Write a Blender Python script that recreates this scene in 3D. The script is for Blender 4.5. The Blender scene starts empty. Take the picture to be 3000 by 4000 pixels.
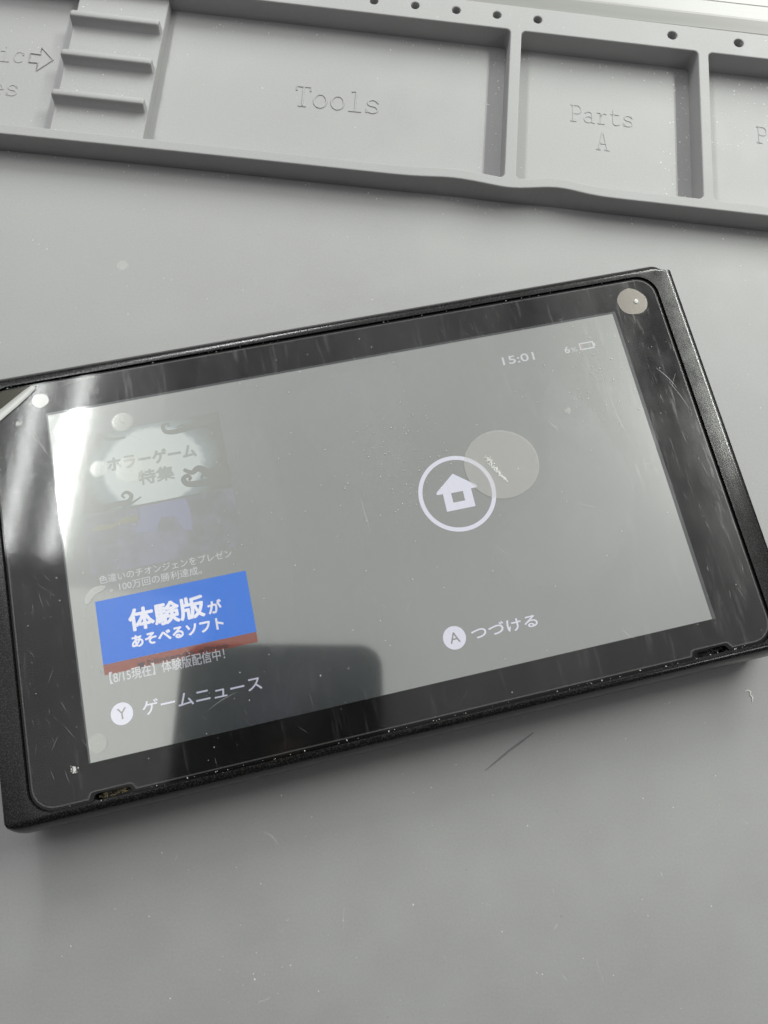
import bpy, bmesh, math, random
from mathutils import Vector, Matrix

random.seed(7)
MM = 0.001
S = bpy.context.scene
COL = S.collection

# ------------------------------------------------------------------ camera
# world: mat floor is z = 0, x runs along the tray, y away from the viewer
ANG = math.radians(17.153)                       # the console lies turned by this much on the mat
RA = Matrix.Rotation(ANG, 3, 'Z')
CAM_R = RA @ Vector((0.97406408, -0.21883014, 0.05755471))
CAM_D = RA @ Vector((-0.19866287, -0.94884273, -0.2454191))
CAM_F = RA @ Vector((0.10831546, 0.22761995, -0.96770704))
CAM_P = RA @ Vector((-16.28885, -36.93288, 172.44530)) * MM
cam_data = bpy.data.cameras.new('camera')
cam = bpy.data.objects.new('camera', cam_data)
COL.objects.link(cam)
cam_data.sensor_fit = 'VERTICAL'
cam_data.sensor_height = 36.0
cam_data.lens = 36.0 * 2850 / 4000
cam_data.clip_start = 0.002
cam_data.clip_end = 50
m3 = Matrix((CAM_R, -CAM_D, -CAM_F)).transposed()
cam.matrix_world = Matrix.Translation(CAM_P) @ m3.to_4x4()
S.camera = cam
cam_data.dof.use_dof = True
cam_data.dof.focus_distance = 0.172
cam_data.dof.aperture_fstop = 70.0

# ------------------------------------------------------------------ light
world = bpy.data.worlds.new('World')
S.world = world
world.use_nodes = True
bg = world.node_tree.nodes['Background']
bg.inputs[0].default_value = (0.93, 0.95, 1.0, 1)
bg.inputs[1].default_value = 0.03

def area(name, x, y0, y1, z, w, radiance, color=(1, 1, 1)):
    d = bpy.data.lights.new(name, 'AREA')
    d.shape = 'RECTANGLE'
    d.size = w
    d.size_y = y1 - y0
    d.energy = radiance * math.pi * w * (y1 - y0)
    d.color = color
    o = bpy.data.objects.new(name, d)
    o.location = (x, (y0 + y1) / 2, z)
    COL.objects.link(o)
    return o

area('ceiling_light', -0.86, -0.62, 0.16, 1.60, 1.06, 0.30, (0.99, 1.0, 0.98))
TUBE = (0.98, 1.0, 0.985)
area('ceiling_light', 0.0, 0.05, 4.2, 1.62, 5.0, 0.50, (0.99, 1.0, 0.98))
area('ceiling_light', 0.05, -0.42, 0.05, 1.62, 2.0, 0.50, (0.99, 1.0, 0.98))
for x in (-0.291, -0.333):                       # left row: near fixture, then an added fill lamp further back
    area('fluorescent_tube_or_fill', x, 0.067, 0.46, 0.55, 0.0105, 26, TUBE)
    area('fluorescent_tube_or_fill', x, 0.54, 1.45, 0.55, 0.014, 104, TUBE)  # unseen fill added to strengthen the light from the left rear
for x in (0.430, 0.472):                         # right row
    area('fluorescent_tube_or_fill', x, 0.24, 1.7, 0.55, 0.014, 146, (0.975, 1.0, 0.94))
area('fluorescent_tube_or_fill', 0.58, -0.41, -0.25, 0.55, 0.014, 85, TUBE)

S.view_settings.view_transform = 'Standard'
S.view_settings.look = 'None'
S.view_settings.exposure = 0.0
S.view_settings.gamma = 1.0
S.view_settings.use_curve_mapping = False
S.cycles.max_bounces = 6
S.cycles.diffuse_bounces = 3
S.cycles.glossy_bounces = 3
S.cycles.adaptive_threshold = 0.02
S.cycles.transparent_max_bounces = 16
S.cycles.caustics_reflective = False
S.cycles.use_denoising = True

# ------------------------------------------------------------------ helpers
def link(o, parent=None):
    COL.objects.link(o)
    if parent is not None:
        o.parent = parent
    return o

def tag(o, label=None, cat=None, group=None, kind=None):
    if label: o['label'] = label
    if cat: o['category'] = cat
    if group: o['group'] = group
    if kind: o['kind'] = kind
    return o

def empty(name, loc=(0, 0, 0), rz=0.0):
    o = bpy.data.objects.new(name, None)
    o.location = loc
    o.rotation_euler = (0, 0, rz)
    o.empty_display_size = 0.01
    COL.objects.link(o)
    return o

def mesh_obj(name, verts, faces, mat, parent=None, smooth=None):
    """verts in millimetres"""
    me = bpy.data.meshes.new(name)
    me.from_pydata([(v[0] * MM, v[1] * MM, v[2] * MM) for v in verts], [], faces)
    me.update()
    if mat: me.materials.append(mat)
    if smooth is not None:
        for p in me.polygons: p.use_smooth = True
        me.set_sharp_from_angle(angle=math.radians(smooth))
    return link(bpy.data.objects.new(name, me), parent)

def bm_obj(name, bm, mat, parent=None, smooth=None):
    me = bpy.data.meshes.new(name)
    for v in bm.verts: v.co *= MM
    bm.to_mesh(me); bm.free()
    if mat: me.materials.append(mat)
    if smooth is not None:
        for p in me.polygons: p.use_smooth = True
        me.set_sharp_from_angle(angle=math.radians(smooth))
    return link(bpy.data.objects.new(name, me), parent)

def eval_mesh(o):
    dg = bpy.context.evaluated_depsgraph_get()
    dg.update()
    return bpy.data.meshes.new_from_object(o.evaluated_get(dg))

def outline(name, loops, z0, z1, bevel, mat, parent=None, deform=None, res=2):
    """solid plate from 2D loops in mm (first the outer one, then holes), rounded edges"""
    cu = bpy.data.curves.new(name + '_curve', 'CURVE')
    cu.dimensions = '2D'
    cu.fill_mode = 'BOTH'
    cu.extrude = (z1 - z0) / 2 - bevel
    cu.bevel_depth = bevel
    cu.bevel_resolution = res
    cu.offset = -bevel
    for lp in loops:
        sp = cu.splines.new('POLY')
        sp.points.add(len(lp) - 1)
        for p, q in zip(sp.points, lp): p.co = (q[0], q[1], 0, 1)
        sp.use_cyclic_u = True
    o = bpy.data.objects.new(name + '_curve', cu)
    COL.objects.link(o)
    me = eval_mesh(o)
    bpy.data.objects.remove(o)
    bpy.data.curves.remove(cu)
    zc = (z0 + z1) / 2
    for v in me.vertices:
        x, y, z = v.co
        z += zc
        if deform: x, y, z = deform(x, y, z)
        v.co = (x * MM, y * MM, z * MM)
    me.name = name
    me.materials.clear()
    me.materials.append(mat)
    for p in me.polygons:
        p.material_index = 0
        p.use_smooth = False
    return link(bpy.data.objects.new(name, me), parent)

def rrect(x0, y0, x1, y1, r, n=6, step=None):
    pts = []
    for cx, cy, a0 in ((x1 - r, y0 + r, -90), (x1 - r, y1 - r, 0), (x0 + r, y1 - r, 90), (x0 + r, y0 + r, 180)):
        for k in range(n + 1):
            a = math.radians(a0 + 90 * k / n)
            pts.append((cx + r * math.cos(a), cy + r * math.sin(a)))
    if step:
        out = []
        for i, p in enumerate(pts):
            q = pts[(i + 1) % len(pts)]
            d = math.hypot(q[0] - p[0], q[1] - p[1])
            m = max(1, int(d / step))
            for k in range(m):
                out.append((p[0] + (q[0] - p[0]) * k / m, p[1] + (q[1] - p[1]) * k / m))
        pts = out
    return pts

def circle(cx, cy, r, n=24):
    return [(cx + r * math.cos(2 * math.pi * k / n), cy + r * math.sin(2 * math.pi * k / n)) for k in range(n)]

def add_tube(bm, pts, r, n=6, closed=False):
    """round bar along a polyline (mm)"""
    P = [Vector(p) for p in pts]
    rings = []
    m = len(P)
    for i, p in enumerate(P):
        a = P[i - 1] if (i > 0 or closed) else p
        b = P[(i + 1) % m] if (i < m - 1 or closed) else p
        t = (b - a).normalized()
        up = Vector((0, 0, 1)) if abs(t.z) < 0.9 else Vector((1, 0, 0))
        s = t.cross(up).normalized()
        u = s.cross(t)
        rr = r[i] if isinstance(r, (list, tuple)) else r
        rings.append([bm.verts.new(p + rr * (math.cos(2 * math.pi * k / n) * s + math.sin(2 * math.pi * k / n) * u)) for k in range(n)])
    for i in range(m if closed else m - 1):
        A, B = rings[i], rings[(i + 1) % m]
        for k in range(n):
            bm.faces.new((A[k], A[(k + 1) % n], B[(k + 1) % n], B[k]))
    if not closed:
        bm.faces.new(list(reversed(rings[0])))
        bm.faces.new(rings[-1])

# ------------------------------------------------------------------ materials
class NT:
    def __init__(self, name):
        self.m = bpy.data.materials.new(name)
        self.m.use_nodes = True
        self.t = self.m.node_tree
        self.t.nodes.clear()
        self.out = self.n('ShaderNodeOutputMaterial')
    def n(self, kind, **kw):
        nd = self.t.nodes.new(kind)
        for k, v in kw.items():
            if k.startswith('_'): setattr(nd, k[1:], v)
            else: nd.inputs[k.replace('__', ' ')].default_value = v
        return nd
    def l(self, a, b): self.t.links.new(a, b)
    def ramp(self, src, stops):
        r = self.n('ShaderNodeValToRGB')
        e = r.color_ramp.elements
        e[0].position, e[0].color = stops[0][0], (*stops[0][1], 1) if not isinstance(stops[0][1], float) else (stops[0][1],) * 3 + (1,)
        e[1].position, e[1].color = stops[1][0], (*stops[1][1], 1) if not isinstance(stops[1][1], float) else (stops[1][1],) * 3 + (1,)
        for p, c in stops[2:]:
            x = e.new(p); x.color = (*c, 1) if not isinstance(c, float) else (c,) * 3 + (1,)
        self.l(src, r.inputs[0])
        return r
    def coords(self, scale=(1, 1, 1), rot=(0, 0, 0), loc=(0, 0, 0)):
        tc = self.n('ShaderNodeTexCoord')
        mp = self.n('ShaderNodeMapping')
        mp.inputs['Scale'].default_value = scale
        mp.inputs['Rotation'].default_value = rot
        mp.inputs['Location'].default_value = loc
        self.l(tc.outputs['Object'], mp.inputs['Vector'])
        return mp.outputs[0]
    def noise(self, vec, scale, detail=3, rough=0.5):
        nd = self.n('ShaderNodeTexNoise', Scale=scale, Detail=detail, Roughness=rough)
        self.l(vec, nd.inputs['Vector'])
        return nd.outputs['Fac']

def principled(name, color, rough=0.5, spec=0.5, metal=0.0):
    t = NT(name)
    p = t.n('ShaderNodeBsdfPrincipled', Base__Color=(*color, 1), Roughness=rough, Metallic=metal)
    p.inputs['Specular IOR Level'].default_value = spec
    t.l(p.outputs[0], t.out.inputs[0])
    return t, p

def mat_silicone():
    t, p = principled('grey_silicone', (0.4, 0.4, 0.4), 0.55, 0.35)
    v = t.coords()
    big = t.noise(v, 9, 3)
    mid = t.noise(v, 70, 4, 0.6)
    fine = t.noise(v, 2000, 2, 0.7)
    mul = t.n('ShaderNodeMath', _operation='MULTIPLY_ADD'); mul.inputs[1].default_value = 0.5
    t.l(big, mul.inputs[0])
    m2 = t.n('ShaderNodeMath', _operation='MULTIPLY'); m2.inputs[1].default_value = 0.3
    t.l(mid, m2.inputs[0]); t.l(m2.outputs[0], mul.inputs[2])
    m3 = t.n('ShaderNodeMath', _operation='MULTIPLY_ADD'); m3.inputs[1].default_value = 0.5
    t.l(fine, m3.inputs[0]); t.l(mul.outputs[0], m3.inputs[2])
    r = t.ramp(m3.outputs[0], [(0.42, (0.332, 0.328, 0.338)), (0.92, (0.415, 0.418, 0.408))])
    t.l(r.outputs[0], p.inputs['Base Color'])
    rr = t.ramp(mid, [(0.3, 0.5), (0.7, 0.66)])
    t.l(rr.outputs[0], p.inputs['Roughness'])
    b = t.n('ShaderNodeBump', Strength=0.25, Distance=0.00003)
    t.l(fine, b.inputs['Height']); t.l(b.outputs[0], p.inputs['Normal'])
    return t.m

def mat_shell():
    t, p = principled('black_shell_plastic', (0.009, 0.009, 0.009), 0.3, 0.42)
    v = t.coords()
    g = t.noise(v, 3500, 2, 0.5)
    wear = t.noise(v, 180, 5, 0.65)
    b = t.n('ShaderNodeBump', Strength=0.2, Distance=0.00004)
    t.l(g, b.inputs['Height']); t.l(b.outputs[0], p.inputs['Normal'])
    r = t.ramp(wear, [(0.35, 0.17), (0.7, 0.27)])
    t.l(r.outputs[0], p.inputs['Roughness'])
    c = t.ramp(g, [(0.48, (0.008, 0.008, 0.008)), (0.74, (0.045, 0.045, 0.044))])
    t.l(c.outputs[0], p.inputs['Base Color'])
    return t.m

def mat_white():
    t, p = principled('white_laminate', (0.8, 0.8, 0.77), 0.4, 0.4)
    v = t.coords(scale=(0.3, 6, 1))
    n = t.noise(v, 60, 3)
    r = t.ramp(n, [(0.3, (0.37, 0.37, 0.355)), (0.7, (0.41, 0.41, 0.395))])
    t.l(r.outputs[0], p.inputs['Base Color'])
    return t.m

def screen_mat(name, emit, refl, rough=0.055):
    """panel of a lit screen: what it shows glows, its layers mirror the room"""
    t = NT(name)
    g = t.n('ShaderNodeBsdfGlossy', Color=(*refl, 1), Roughness=rough)
    g2 = t.n('ShaderNodeBsdfGlossy', Color=(*refl, 1), Roughness=0.29)
    gm = t.n('ShaderNodeMixShader'); gm.inputs[0].default_value = 0.22
    t.l(g.outputs[0], gm.inputs[1]); t.l(g2.outputs[0], gm.inputs[2])
    e = t.n('ShaderNodeEmission', Color=(*emit, 1), Strength=1.0)
    a = t.n('ShaderNodeAddShader')
    t.l(gm.outputs[0], a.inputs[0]); t.l(e.outputs[0], a.inputs[1])
    t.l(a.outputs[0], t.out.inputs[0])
    return t, e, g

REFL = (0.55, 0.56, 0.53)
def mat_display():
    t, e, g = screen_mat('lit_display', (0.01, 0.01, 0.01), REFL, 0.055)
    v = t.coords()
    n = t.noise(v, 24, 4, 0.55)
    r = t.ramp(n, [(0.38, (0.006, 0.010, 0.013)), (0.52, (0.012, 0.015, 0.020)), (0.70, (0.028, 0.027, 0.040))])
    t.l(r.outputs[0], e.inputs['Color'])
    return t.m

def mat_card():
    """news picture: a pale moon glow on a dim teal night"""
    t, e, g = screen_mat('news_picture', (0, 0, 0), REFL, 0.055)
    v = t.coords(loc=(47.0 / 11.5, -21.4 / 9.6, 0), scale=(1000 / 11.5, 1000 / 9.6, 0))
    ln = t.n('ShaderNodeVectorMath', _operation='LENGTH')
    t.l(v, ln.inputs[0])
    nz = t.noise(v, 2.3, 4, 0.6)
    na = t.n('ShaderNodeMath', _operation='MULTIPLY_ADD'); na.inputs[1].default_value = 0.28
    t.l(nz, na.inputs[0])
    sb = t.n('ShaderNodeMath', _operation='SUBTRACT'); sb.inputs[1].default_value = 0.14
    t.l(ln.outputs['Value'], sb.inputs[0]); t.l(sb.outputs[0], na.inputs[2])
    r = t.ramp(na.outputs[0], [(0.0, (0.25, 0.27, 0.26)), (0.9, (0.22, 0.25, 0.25)), (0.985, (0.07, 0.10, 0.11)), (1.0, (0.05, 0.08, 0.09))])
    d = t.n('ShaderNodeMath', _operation='SUBTRACT'); d.inputs[1].default_value = 0.98
    t.l(na.outputs[0], d.inputs[0])
    r2 = t.ramp(d.outputs[0], [(0.0, (1.0, 1.0, 1.0)), (0.35, (0.0, 0.0, 0.0))])
    mx = t.n('ShaderNodeMix', _data_type='RGBA', _blend_type='MULTIPLY')
    mx.inputs[0].default_value = 1.0
    t.l(r.outputs[0], mx.inputs[6]); t.l(r2.outputs[0], mx.inputs[7])
    t.l(mx.outputs[2], e.inputs['Color'])
    return t.m

def mat_card2():
    t, e, g = screen_mat('news_picture_violet', (0, 0, 0), REFL, 0.055)
    v = t.coords()
    n = t.noise(v, 110, 4, 0.6)
    r = t.ramp(n, [(0.38, (0.0, 0.0, 0.008)), (0.62, (0.035, 0.035, 0.085))])
    t.l(r.outputs[0], e.inputs['Color'])
    return t.m

def mat_bezel():
    t, p = principled('black_bezel_glass', (0.0085, 0.009, 0.009), 0.075, 0.3)
    return t.m

def mat_film():
    """scratched protective film: clear, a thin gloss and a haze of fine wear"""
    t = NT('scratched_film')
    tr = t.n('ShaderNodeBsdfTransparent')
    gl = t.n('ShaderNodeBsdfGlossy', Roughness=0.09)
    hz = t.n('ShaderNodeBsdfGlossy', Roughness=0.34)
    v = t.coords()
    vs = t.coords(scale=(1, 0.12, 1), rot=(0, 0, math.radians(-24)))
    vs2 = t.coords(scale=(0.1, 1, 1), rot=(0, 0, math.radians(33)))
    n1 = t.noise(vs, 620, 5, 0.7)
    n2 = t.noise(vs2, 420, 5, 0.7)
    n3 = t.noise(t.coords(scale=(1.5, 0.7, 1), rot=(0, 0, 0.3)), 26, 5, 0.62)
    n4 = t.noise(v, 900, 3, 0.6)
    addn = t.n('ShaderNodeMath', _operation='ADD')
    t.l(n1, addn.inputs[0]); t.l(n2, addn.inputs[1])
    addm = t.n('ShaderNodeMath', _operation='MULTIPLY_ADD'); addm.inputs[1].default_value = 0.12
    t.l(n4, addm.inputs[0]); t.l(addn.outputs[0], addm.inputs[2])
    b = t.n('ShaderNodeBump', Strength=0.3, Distance=0.00003)
    t.l(addm.outputs[0], b.inputs['Height'])
    t.l(b.outputs[0], gl.inputs['Normal']); t.l(b.outputs[0], hz.inputs['Normal'])
    fr = t.n('ShaderNodeFresnel', IOR=1.45)
    mix1 = t.n('ShaderNodeMixShader')
    frm = t.n('ShaderNodeMath', _operation='MULTIPLY'); frm.inputs[1].default_value = 0.42
    t.l(fr.outputs[0], frm.inputs[0])
    t.l(frm.outputs[0], mix1.inputs[0]); t.l(tr.outputs[0], mix1.inputs[1]); t.l(gl.outputs[0], mix1.inputs[2])
    hzf = t.ramp(n3, [(0.36, 0.0), (0.74, 0.03)])
    sc = t.ramp(n1, [(0.56, 0.0), (0.75, 0.04)])
    hsum = t.n('ShaderNodeMath', _operation='ADD')
    t.l(hzf.outputs[0], hsum.inputs[0]); t.l(sc.outputs[0], hsum.inputs[1])
    mix2 = t.n('ShaderNodeMixShader')
    t.l(hsum.outputs[0], mix2.inputs[0]); t.l(mix1.outputs[0], mix2.inputs[1]); t.l(hz.outputs[0], mix2.inputs[2])
    t.l(mix2.outputs[0], t.out.inputs[0])
    return t.m

def veil(name, fac, color=(1, 1, 1), rough=0.15, diffuse=0.0):
    """thin clear layer with some extra sheen (trapped air, smears, scratches)"""
    t = NT(name)
    tr = t.n('ShaderNodeBsdfTransparent')
    gl = t.n('ShaderNodeBsdfGlossy', Color=(*color, 1), Roughness=rough)
    sh = gl
    if diffuse:
        df = t.n('ShaderNodeBsdfDiffuse', Color=(*color, 1))
        sh = t.n('ShaderNodeMixShader'); sh.inputs[0].default_value = diffuse
        t.l(gl.outputs[0], sh.inputs[1]); t.l(df.outputs[0], sh.inputs[2])
    mx = t.n('ShaderNodeMixShader'); mx.inputs[0].default_value = fac
    t.l(tr.outputs[0], mx.inputs[1]); t.l(sh.outputs[0], mx.inputs[2])
    t.l(mx.outputs[0], t.out.inputs[0])
    return t.m

M_SIL = mat_silicone()
M_SHELL = mat_shell()
M_WHITE = mat_white()
M_BEZEL = mat_bezel()
M_DISP = mat_display()
M_BORDER = screen_mat('display_border', (0.004, 0.004, 0.006), (0.15, 0.15, 0.155), 0.06)[0].m
M_CARD = mat_card()
M_CARD2 = mat_card2()
M_TEXT = screen_mat('screen_white', (0.40, 0.40, 0.50), REFL)[0].m
M_TEXT2 = screen_mat('screen_soft_white', (0.27, 0.27, 0.31), REFL)[0].m
M_BLUE = screen_mat('screen_blue', (0.03, 0.15, 0.56), (0.10, 0.12, 0.20))[0].m
M_RED = screen_mat('screen_red', (0.14, 0.03, 0.022), (0.27, 0.19, 0.17))[0].m
M_REDTXT = screen_mat('screen_dark_red', (0.05, 0.03, 0.03), (0.15, 0.14, 0.14))[0].m
M_INK = screen_mat('screen_dark', (0.004, 0.006, 0.006), REFL)[0].m
M_YEL = screen_mat('screen_yellow', (0.035, 0.03, 0.004), REFL)[0].m
M_VIO = screen_mat('screen_violet', (0.035, 0.035, 0.11), REFL)[0].m
M_REDDOT = screen_mat('screen_low_battery', (0.14, 0.03, 0.05), REFL)[0].m
M_CARDTXT = screen_mat('screen_card_print', (0.075, 0.085, 0.08), REFL)[0].m
M_FILM = mat_film()
M_BUB = veil('trapped_air', 0.52, (1, 0.99, 0.95), 0.12, 0.15)
M_BUBT = veil('trapped_air_tan', 0.3, (0.62, 0.57, 0.52), 0.3, 0.6)
M_BUBC = veil('trapped_air_clear', 0.3, (1, 1, 0.95), 0.15, 0.5)
M_BUBW = veil('trapped_air_pale', 0.5, (1, 1, 0.97), 0.3, 0.6)
M_SCR = veil('scratch', 0.22, (1, 1, 1), 0.4, 0.8)
M_GREASE = veil('grease_smear', 0.02, (0.95, 0.93, 1.0), 0.3, 0.5)
M_EDGE = veil('film_rim', 0.035, (1, 1, 0.98), 0.3, 0.6)
M_SMEAR = veil('smear', 0.3, (1, 1, 0.96), 0.3, 0.6)
def mat_dust():
    t = NT('pale_dust')
    d = t.n('ShaderNodeBsdfDiffuse', Color=(0.8, 0.8, 0.77, 1))
    r = t.n('ShaderNodeBsdfTranslucent', Color=(0.8, 0.8, 0.77, 1))
    m = t.n('ShaderNodeMixShader'); m.inputs[0].default_value = 0.12
    t.l(d.outputs[0], m.inputs[1]); t.l(r.outputs[0], m.inputs[2]); t.l(m.outputs[0], t.out.inputs[0])
    return t.m
M_DUST = mat_dust()
M_DARKDUST = principled('dark_dust', (0.05, 0.05, 0.05), 0.7)[0].m
M_LINT = principled('tan_lint', (0.32, 0.25, 0.13), 0.8)[0].m
M_SLOT = principled('slot_black', (0.008, 0.008, 0.008), 0.7)[0].m
M_TAN = veil('tan_residue', 0.2, (0.36, 0.34, 0.28), 0.5, 0.8)
M_PEEL = veil('peeled_film_edge', 0.8, (0.66, 0.66, 0.64), 0.3, 0.75)
M_TABLE = principled('table_laminate', (0.55, 0.55, 0.53), 0.5)[0].m
M_PHONE = principled('phone_back_glass', (0.012, 0.013, 0.016), 0.3)[0].m
M_PHONE2 = principled('phone_camera_plate', (0.006, 0.006, 0.008), 0.2)[0].m
M_LENS = principled('lens_glass', (0.003, 0.003, 0.004), 0.05)[0].m
M_SKIN = principled('skin', (0.36, 0.19, 0.14), 0.5)[0].m
M_PEN = veil('pen_stroke', 0.27, (0.12, 0.12, 0.16), 0.6, 0.95)
M_STAIN = veil('pale_rub_mark', 0.25, (0.8, 0.8, 0.76), 0.5, 0.9)

# ------------------------------------------------------------------ setting
o = mesh_obj('table_top', [(-330, -260, -4), (330, -260, -4), (330, 420, -4), (-330, 420, -4),
                           (-330, -260, -24), (330, -260, -24), (330, 420, -24), (-330, 420, -24)],
             [(0, 1, 2, 3), (7, 6, 5, 4), (0, 4, 5, 1), (1, 5, 6, 2), (2, 6, 7, 3), (3, 7, 4, 0)], M_TABLE)
tag(o, kind='structure')

# white ledge behind the mat: sloping front lip, flat top with shallow grooves
prof = [(157.35, -3.99), (157.35, 5.3), (157.7, 5.7), (161.0, 6.9), (161.6, 7.0), (166.0, 7.0), (166.2, 6.85), (166.5, 6.85),
        (166.7, 7.0), (173, 7.0), (173.2, 6.85), (173.5, 6.85), (173.7, 7.0), (230, 7.0), (230, -3.99)]
V = []
for x in (-260, 260): V += [(x, y - 0.55 + x * 0.0062, z) for y, z in prof]
n = len(prof)
F = [(i, i + 1, n + i + 1, n + i) for i in range(n - 1)] + [(n - 1, 0, n, 2 * n - 1), tuple(range(n - 1, -1, -1)), tuple(range(n, 2 * n))]
o = mesh_obj('white_ledge', V, F, M_WHITE)
tag(o, 'white plastic ledge behind the far edge of the grey mat', 'ledge')

# ------------------------------------------------------------------ repair mat
mat = empty('repair_mat')
tag(mat, 'grey silicone repair mat with raised parts trays along its far side', 'mat')
HX = 225
outline('base', [rrect(-HX, -150, HX, 156.4, 6)], -4, 0, 0.4, M_SIL, mat)

def wave(x):
    return 0.85 * math.exp(-((x - 13) / 8.5) ** 2) + 1.35 * math.exp(-((x - 41.5) / 7.5) ** 2) - 0.35 * math.exp(-((x - 28) / 5) ** 2)

def front(x, y):
    w = max(0.0, min(1.0, (112 - y) / 12.0))
    return (wave(x) - 0.45 * min(2.5, (x / 105.0) ** 2)) * w
def wavy(loop): return [(x, y + front(x, y), ) for x, y in loop]
def bend(x, y, z):
    return (x, y - wave(x) * 0.9, z) if z < 3 and y < 105 else (x, y, z)

holes = [wavy(rrect(*h, 1.3, 5, 2.0)) for h in ((-172, 98.6, 26.55, 148.1), (29.8, 98.6, 81.3, 148.0), (84.35, 98.6, 136, 148.0), (139, 98.6, 217, 148.0))]
for hx, hr in ((-48.6, 1.2), (-36.8, 1.2), (-24.9, 1.2), (-13.1, 1.2), (-1.25, 1.2), (10.6, 1.22), (22.42, 1.22), (34.27, 1.25), (73.8, 1.4), (93.5, 1.4), (113.2, 1.4)):
    holes.append(circle(hx, 152.65, hr, 20))
outline('tray_frame', [wavy(rrect(-HX, 95.55, HX, 156.7, 2.0, 5, 2.0))] + holes, -0.6, 6.5, 0.35, M_SIL, mat, bend, 2)

# raised platform with three tool ridges
plat = outline('platform', [rrect(-95.9, 98.2, -71.1, 148.6, 0.6)], -0.5, 3.6, 0.3, M_SIL, mat)
for yf in (135.0, 121.7, 108.5):
    V = []; F = []
    # cross-section (y, z): foot fillet in front, leaning face, rounded crest
    sec = [(-1.4, 3.5), (-0.4, 3.7), (0.0, 4.0), (0.55, 6.0), (0.7, 6.35), (1.0, 6.5), (2.2, 6.5), (2.5, 6.35), (2.65, 6.0), (2.7, 3.5)]
    xs = [(-96.1, 0.3), (-95.95, 0.7), (-95.5, 1.0), (-72.3, 1.0), (-71.85, 0.7), (-71.7, 0.3)]
    for x, k in xs:
        for y, z in sec:
            V.append((x, yf + 1.3 + (y - 1.3) * (0.75 + 0.25 * k), 3.5 + (z - 3.5) * (0.88 + 0.12 * k)))
    m = len(sec)
    for i in range(len(xs) - 1):
        for j in range(m - 1):
            F.append((i * m + j, i * m + j + 1, (i + 1) * m + j + 1, (i + 1) * m + j))
    F.append(tuple(range(m - 1, -1, -1))); F.append(tuple(range((len(xs) - 1) * m, len(xs) * m)))
    r = mesh_obj('ridge', V, F, M_SIL, plat, 40)
    bm = bmesh.new(); bm.from_mesh(r.data); bmesh.ops.recalc_face_normals(bm, faces=bm.faces); bm.to_mesh(r.data); bm.free()

# raised typewriter lettering, drawn as strokes on a unit cell (x 0..1, y 0..1 = cap height)
def arc(cx, cy, rx, ry, a0, a1, n=12):
    return [(cx + rx * math.cos(math.radians(a0 + (a1 - a0) * k / n)), cy + ry * math.sin(math.radians(a0 + (a1 - a0) * k / n))) for k in range(n + 1)]
GLY = {
    'T': [[(0.1, 0.78), (0.1, 1), (0.9, 1), (0.9, 0.78)], [(0.5, 1), (0.5, 0)], [(0.28, 0), (0.72, 0)]],
    'o': [arc(0.5, 0.34, 0.36, 0.34, 0, 360, 20)],
    'l': [[(0.25, 1), (0.52, 1), (0.52, 0)], [(0.15, 0), (0.88, 0)]],
    's': [[(0.8, 0.68), (0.8, 0.5)], arc(0.5, 0.51, 0.28, 0.16, 20, 270, 10)[:], arc(0.5, 0.175, 0.31, 0.175, 90, -160, 10), [(0.18, 0.0), (0.18, 0.2)]],
    'P': [[(0.08, 1), (0.55, 1)] + arc(0.55, 0.74, 0.32, 0.26, 90, -90, 10) + [(0.25, 0.48)], [(0.25, 1), (0.25, 0)], [(0.08, 0), (0.5, 0)]],
    'a': [arc(0.45, 0.5, 0.27, 0.18, 160, 0, 8) + [(0.72, 0.0), (0.9, 0.0)], arc(0.43, 0.19, 0.3, 0.19, 40, 340, 14)],
    'r': [[(0.12, 0.66), (0.38, 0.66), (0.38, 0)], [(0.15, 0), (0.68, 0)], arc(0.66, 0.36, 0.28, 0.3, 170, 55, 8)],
    't': [[(0.36, 0.92), (0.36, 0.14)] + arc(0.56, 0.14, 0.2, 0.14, 180, 290, 6) + [(0.85, 0.08)], [(0.15, 0.66), (0.78, 0.66)]],
    'A': [[(0.2, 0), (0.46, 1), (0.54, 1), (0.82, 0)], [(0.3, 0.36), (0.72, 0.36)], [(0.05, 0), (0.36, 0)], [(0.64, 0), (0.97, 0)]],
    'i': [[(0.2, 0.66), (0.52, 0.66), (0.52, 0)], [(0.15, 0), (0.88, 0)], [(0.48, 0.92), (0.54, 0.92)]],
    'c': [arc(0.52, 0.34, 0.34, 0.34, 40, 320, 14), [(0.8, 0.66), (0.8, 0.46)]],
    'e': [[(0.15, 0.35), (0.85, 0.35)] + arc(0.5, 0.34, 0.35, 0.34, 0, 310, 16)],
}
def lettering(text, x0, y0, cell, cap, rot=0.0, r=0.40):
    bm = bmesh.new()
    ca, sa = math.cos(rot), math.sin(rot)
    for i, ch in enumerate(text):
        for st in GLY[ch]:
            pts = []
            for u, v in st:
                px, py = (i + u) * cell, v * cap
                pts.append((x0 + px * ca - py * sa, y0 + px * sa + py * ca, -0.16))
            add_tube(bm, pts, r, 6)
    return bm_obj('raised_lettering', bm, M_SIL, mat, 50)
lettering('Tools', -33.0, 120.0, 4.95, 6.6, math.radians(0.6))
lettering('Parts', 46.0, 125.2, 3.8, 5.5, math.radians(0.4), 0.34)
lettering('A', 53.6, 116.4, 4.2, 5.8, 0, 0.34)
lettering('Parts', 100.9, 124.8, 3.8, 5.5, 0, 0.34)
lettering('ic', -116.3, 123.9, 3.9, 5.2, 0.04, 0.34)
lettering('es', -115.9, 112.7, 3.9, 5.2, 0.04, 0.34)
bm = bmesh.new()
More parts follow.
